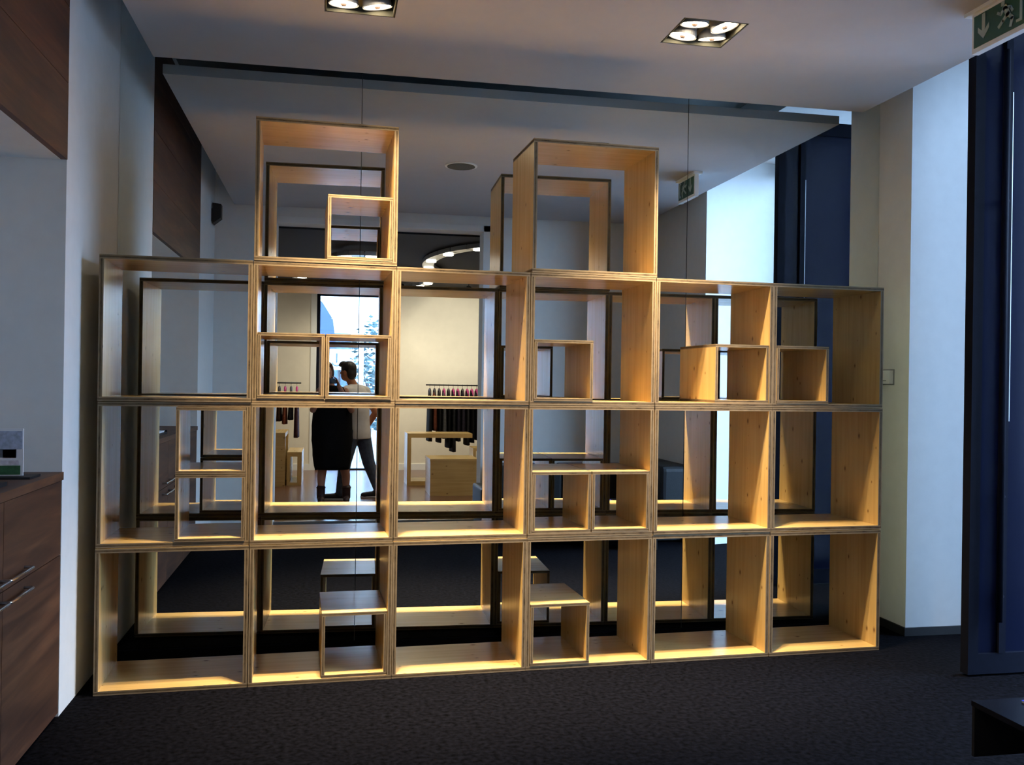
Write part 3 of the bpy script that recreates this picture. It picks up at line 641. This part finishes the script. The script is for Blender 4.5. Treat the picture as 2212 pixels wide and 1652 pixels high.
LG = [((.27,-6.09,.90), (.185,-6.05,.52), (.135,-6.01,.15), Vector((-.06,-6.01,.10))), ((.385,-6.21,.90), (.475,-6.21,.50), (.60,-6.21,.17), Vector((.43,-6.20,.095)))]
for h, k, a, tt in LG: bp += [('c', h, .090, k, .060), ('c', k, .060, a, .042), ('c', a, .042, (a[0]-.02, a[1], .11), .042), ('c', (a[0]-.02, a[1], .11), .036, tt, .026)]
blob('body', bp, 'skin_m', Mn)
def trunk(rows, n=28): return [[Vector((cx, cy, z)) + Rh @ Vector((rx*math.cos(2*math.pi*k/n), ry*math.sin(2*math.pi*k/n), 0)) for k in range(n)] for cx, cy, z, rx, ry in rows]
tp = [('l', trunk([(.345,-6.15,.80,.180,.138), (.342,-6.15,.86,.182,.140), (.335,-6.15,1.00,.172,.130), (.325,-6.15,1.15,.180,.132), (.312,-6.15,1.28,.192,.132), (.304,-6.15,1.36,.190,.120), (.298,-6.15,1.42,.150,.100), (.290,-6.15,1.455,.085,.080), (.284,-6.15,1.468,.066,.066)]))]
for a, b in ((sR, eR), (sL, eL)): tp += [('c', a, .070, a.lerp(b, .66), .062), ('c', (.29,-6.15,1.435), .055, a+Vector((0,0,.008)), .062)]
blob('t_shirt', tp, 'tee', Mn, .009, 9)
jp = [('e', (.33,-6.15,.88), (.160,.125,.10), Rh)]
for h, k, a, tt in LG: jp += [('c', h, .104, k, .078), ('c', k, .078, (a[0], a[1], a[2]+.0), .062)]
blob('jeans', jp, 'denim', Mn, .009, 5)
for h, k, a, tt in LG:
    s_ = blob('shoe', [('c', (a[0]+.02, a[1], .115), .046, (a[0]-.03, a[1], .12), .046), ('c', (a[0]+.01, a[1], .105), .042, tt, .036), ('e', tt, (.05,.042,.034))], 'shoe', Mn, .007)
    x0, x1 = min(tt.x-.05, a[0]+.06), max(tt.x-.05, a[0]+.06); obj('sole', cushion(bmesh.new(), x0, x1, a[1]-.042, a[1]+.042, F2, F2+.022, .010), 'rubber', s_)
blob('hair', [('e', hl(0,-.012,.045), (.086,.104,.092), Rh), ('e', hl(0,-.055,-.015), (.078,.055,.085), Rh), ('e', hl(0,.062,.095), (.060,.060,.040), Rh), ('e', hl(.0,.10,.085), (.045,.03,.028), Rh)], 'hair', Mn, .007)

# ------------------------------------------------------------------ street beyond the shop door
MAT['paving'] = plain('street_paving', (.16,.16,.17), .9, noise=.2, scale=3)
MAT['facade'] = plain('pale_facade', (.55,.55,.55), .9, noise=.1, scale=1)
MAT['blue_awning'] = plain('blue_awning', (.03,.055,.14), .8, noise=.15, scale=2)
MAT['far_glass'] = plain('far_window_glass', (.05,.08,.13), .2)
MAT['trunk'] = plain('bark', (.06,.055,.06), .9, noise=.3, scale=20)
MAT['leaf'] = plain('street_leaf', (.035,.075,.085), .7, noise=.4, scale=10)
struct('ground', boxes((-14, 14, -34, Y2-0.2, -.15, F2-.06), (4.52, 20, Y2-0.2, 12, -.15, -.02)), 'paving')
t = thing('facade_building', 'pale building with tall windows across the street', 'building', (1, -24, 0))
obj('wall', boxes((-9, 11, -26, -24, 0, 11)), 'facade', t)
for i in range(8):
    for j in range(3):
        x, z = -7.4 + i*2.3, 1.0 + j*3.2
        f = obj('window_frame', boxes((x-.1, x+1.2, -24, -23.94, z-.1, z+2.1)), 'white_plastic', t); obj('pane', boxes((x, x+1.1, -23.94, -23.92, z, z+2.0)), 'far_glass', f)
t = thing('street_banner', 'large blue hanging banner outside the shop door', 'banner', (-.35, -13.5, 2.0))
bm = bmesh.new(); a = [(-.6,2.0),(.12,2.0),(.02,2.75),(-.20,3.10),(-.6,3.25)]
v0 = [bm.verts.new((x, -13.5, z)) for x, z in a]; v1 = [bm.verts.new((x, -13.47, z)) for x, z in a]; bm.faces.new(v0); bm.faces.new(v1[::-1])
for i in range(5): bm.faces.new((v0[i], v0[(i+1) % 5], v1[(i+1) % 5], v1[i]))
obj('cloth', bm, 'blue_awning', t)
bm = bmesh.new(); tube(bm, [(-.6, -13.48, F2-.06), (-.6, -13.48, 3.4)], .03, 10); obj('pole', bm, 'trunk', t)
t = thing('street_sign', 'white street sign board with a dark curved mark on a post', 'sign', (.2, -12.6, F2-.06))
obj('board', boxes((-.12, .42, -12.62, -12.58, 1.72, 2.12)), 'paper', t)
bm = bmesh.new(); tube(bm, [(.10, -12.57, 2.04), (.10, -12.57, 1.86)], .014, 8); tube(bm, [(.02, -12.57, 1.86)] + [(.10+.08*math.cos(q), -12.57, 1.86-.06*math.sin(q)) for q in (2.6, 2.1, 1.57, 1.0, .5)] + [(.18, -12.57, 1.86)], .012, 8); obj('mark', bm, 'far_glass', t)
bm = bmesh.new(); tube(bm, [(.15, -12.64, F2-.06), (.15, -12.64, 2.1)], .03, 10); obj('post', bm, 'trunk', t)
t = thing('lamp_post', 'slim grey lamp post standing on the pavement', 'lamp post', (.55, -12.0, F2-.06))
bm = bmesh.new(); tube(bm, [(.55, -12.0, F2-.06), (.55, -12.0, 4.6)], [.05, .035], 12); obj('pole', bm, 'alu', t)
bm = bmesh.new(); tube(bm, [(.55, -12.0, 4.6), (.55, -12.0, 4.75), (.55, -12.0, 4.9)], [.06, .12, .05], 12); obj('lantern', bm, 'grey_plastic', t)
def tree(x, y, h, r, n, label):
    t = thing('street_tree', label, 'tree', (x, y, F2-.06), group='street trees')
    bm = bmesh.new(); tube(bm, [(x, y, F2-.06), (x+.05, y, h*.5), (x, y+.05, h)], [.09, .06, .02], 10)
    for k in range(7):
        a = k*2.4; z = h*(.4+.08*k); tube(bm, [(x, y, z), (x+r*.7*math.cos(a), y+r*.7*math.sin(a), z+.4)], [.03, .008], 6)
    obj('trunk', bm, 'trunk', t)
    bm = bmesh.new()
    for k in range(n):
        th, ph, q = random.uniform(0, 6.28), math.acos(random.uniform(-1, 1)), random.uniform(.3, 1)**.5*r
        c = Vector((x+q*math.sin(ph)*math.cos(th), y+q*math.sin(ph)*math.sin(th), h*.8+q*1.3*math.cos(ph)))
        d = Vector((random.gauss(0,1), random.gauss(0,1), random.gauss(0,1))).normalized(); u, w = frame_of(d); s = random.uniform(.05, .09)
        bm.faces.new([bm.verts.new(p) for p in (c-u*s, c+w*s*.45, c+u*s, c-w*s*.45)])
    o = obj('foliage', bm, 'leaf', t); o['kind'] = 'stuff'
tree(1.05, -12.9, 2.4, .75, 700, 'small leafy street tree outside the shop door')
tree(.85, -16.5, 1.5, .70, 500, 'low bushy street tree beyond the lamp post')

MAT['street_stone'] = plain('street_stone', (.30,.29,.28), .9, noise=.15, scale=2)
t = thing('skyline_blocker', 'unseen stone building added across the street to hold back low sky light', 'building', (16.0, -1.0, -.02))  # unseen building, added and sized to shape daylight entering the bay
obj('wall', boxes((16.0, 18.0, -9.0, 11.0, -.02, 4.6)), 'street_stone', t)
obj('cornice', boxes((15.75, 16.0, -9.0, 11.0, 4.3, 4.6)), 'street_stone', t)
for i in range(8):
    for j in range(2):
        y, z = -8.2 + i*2.4, .4 + j*2.0
        f = obj('window_frame', boxes((15.94, 16.0, y-.1, y+1.3, z-.1, z+1.7)), 'white_plastic', t); obj('pane', boxes((15.92, 15.94, y, y+1.2, z, z+1.6)), 'far_glass', f)
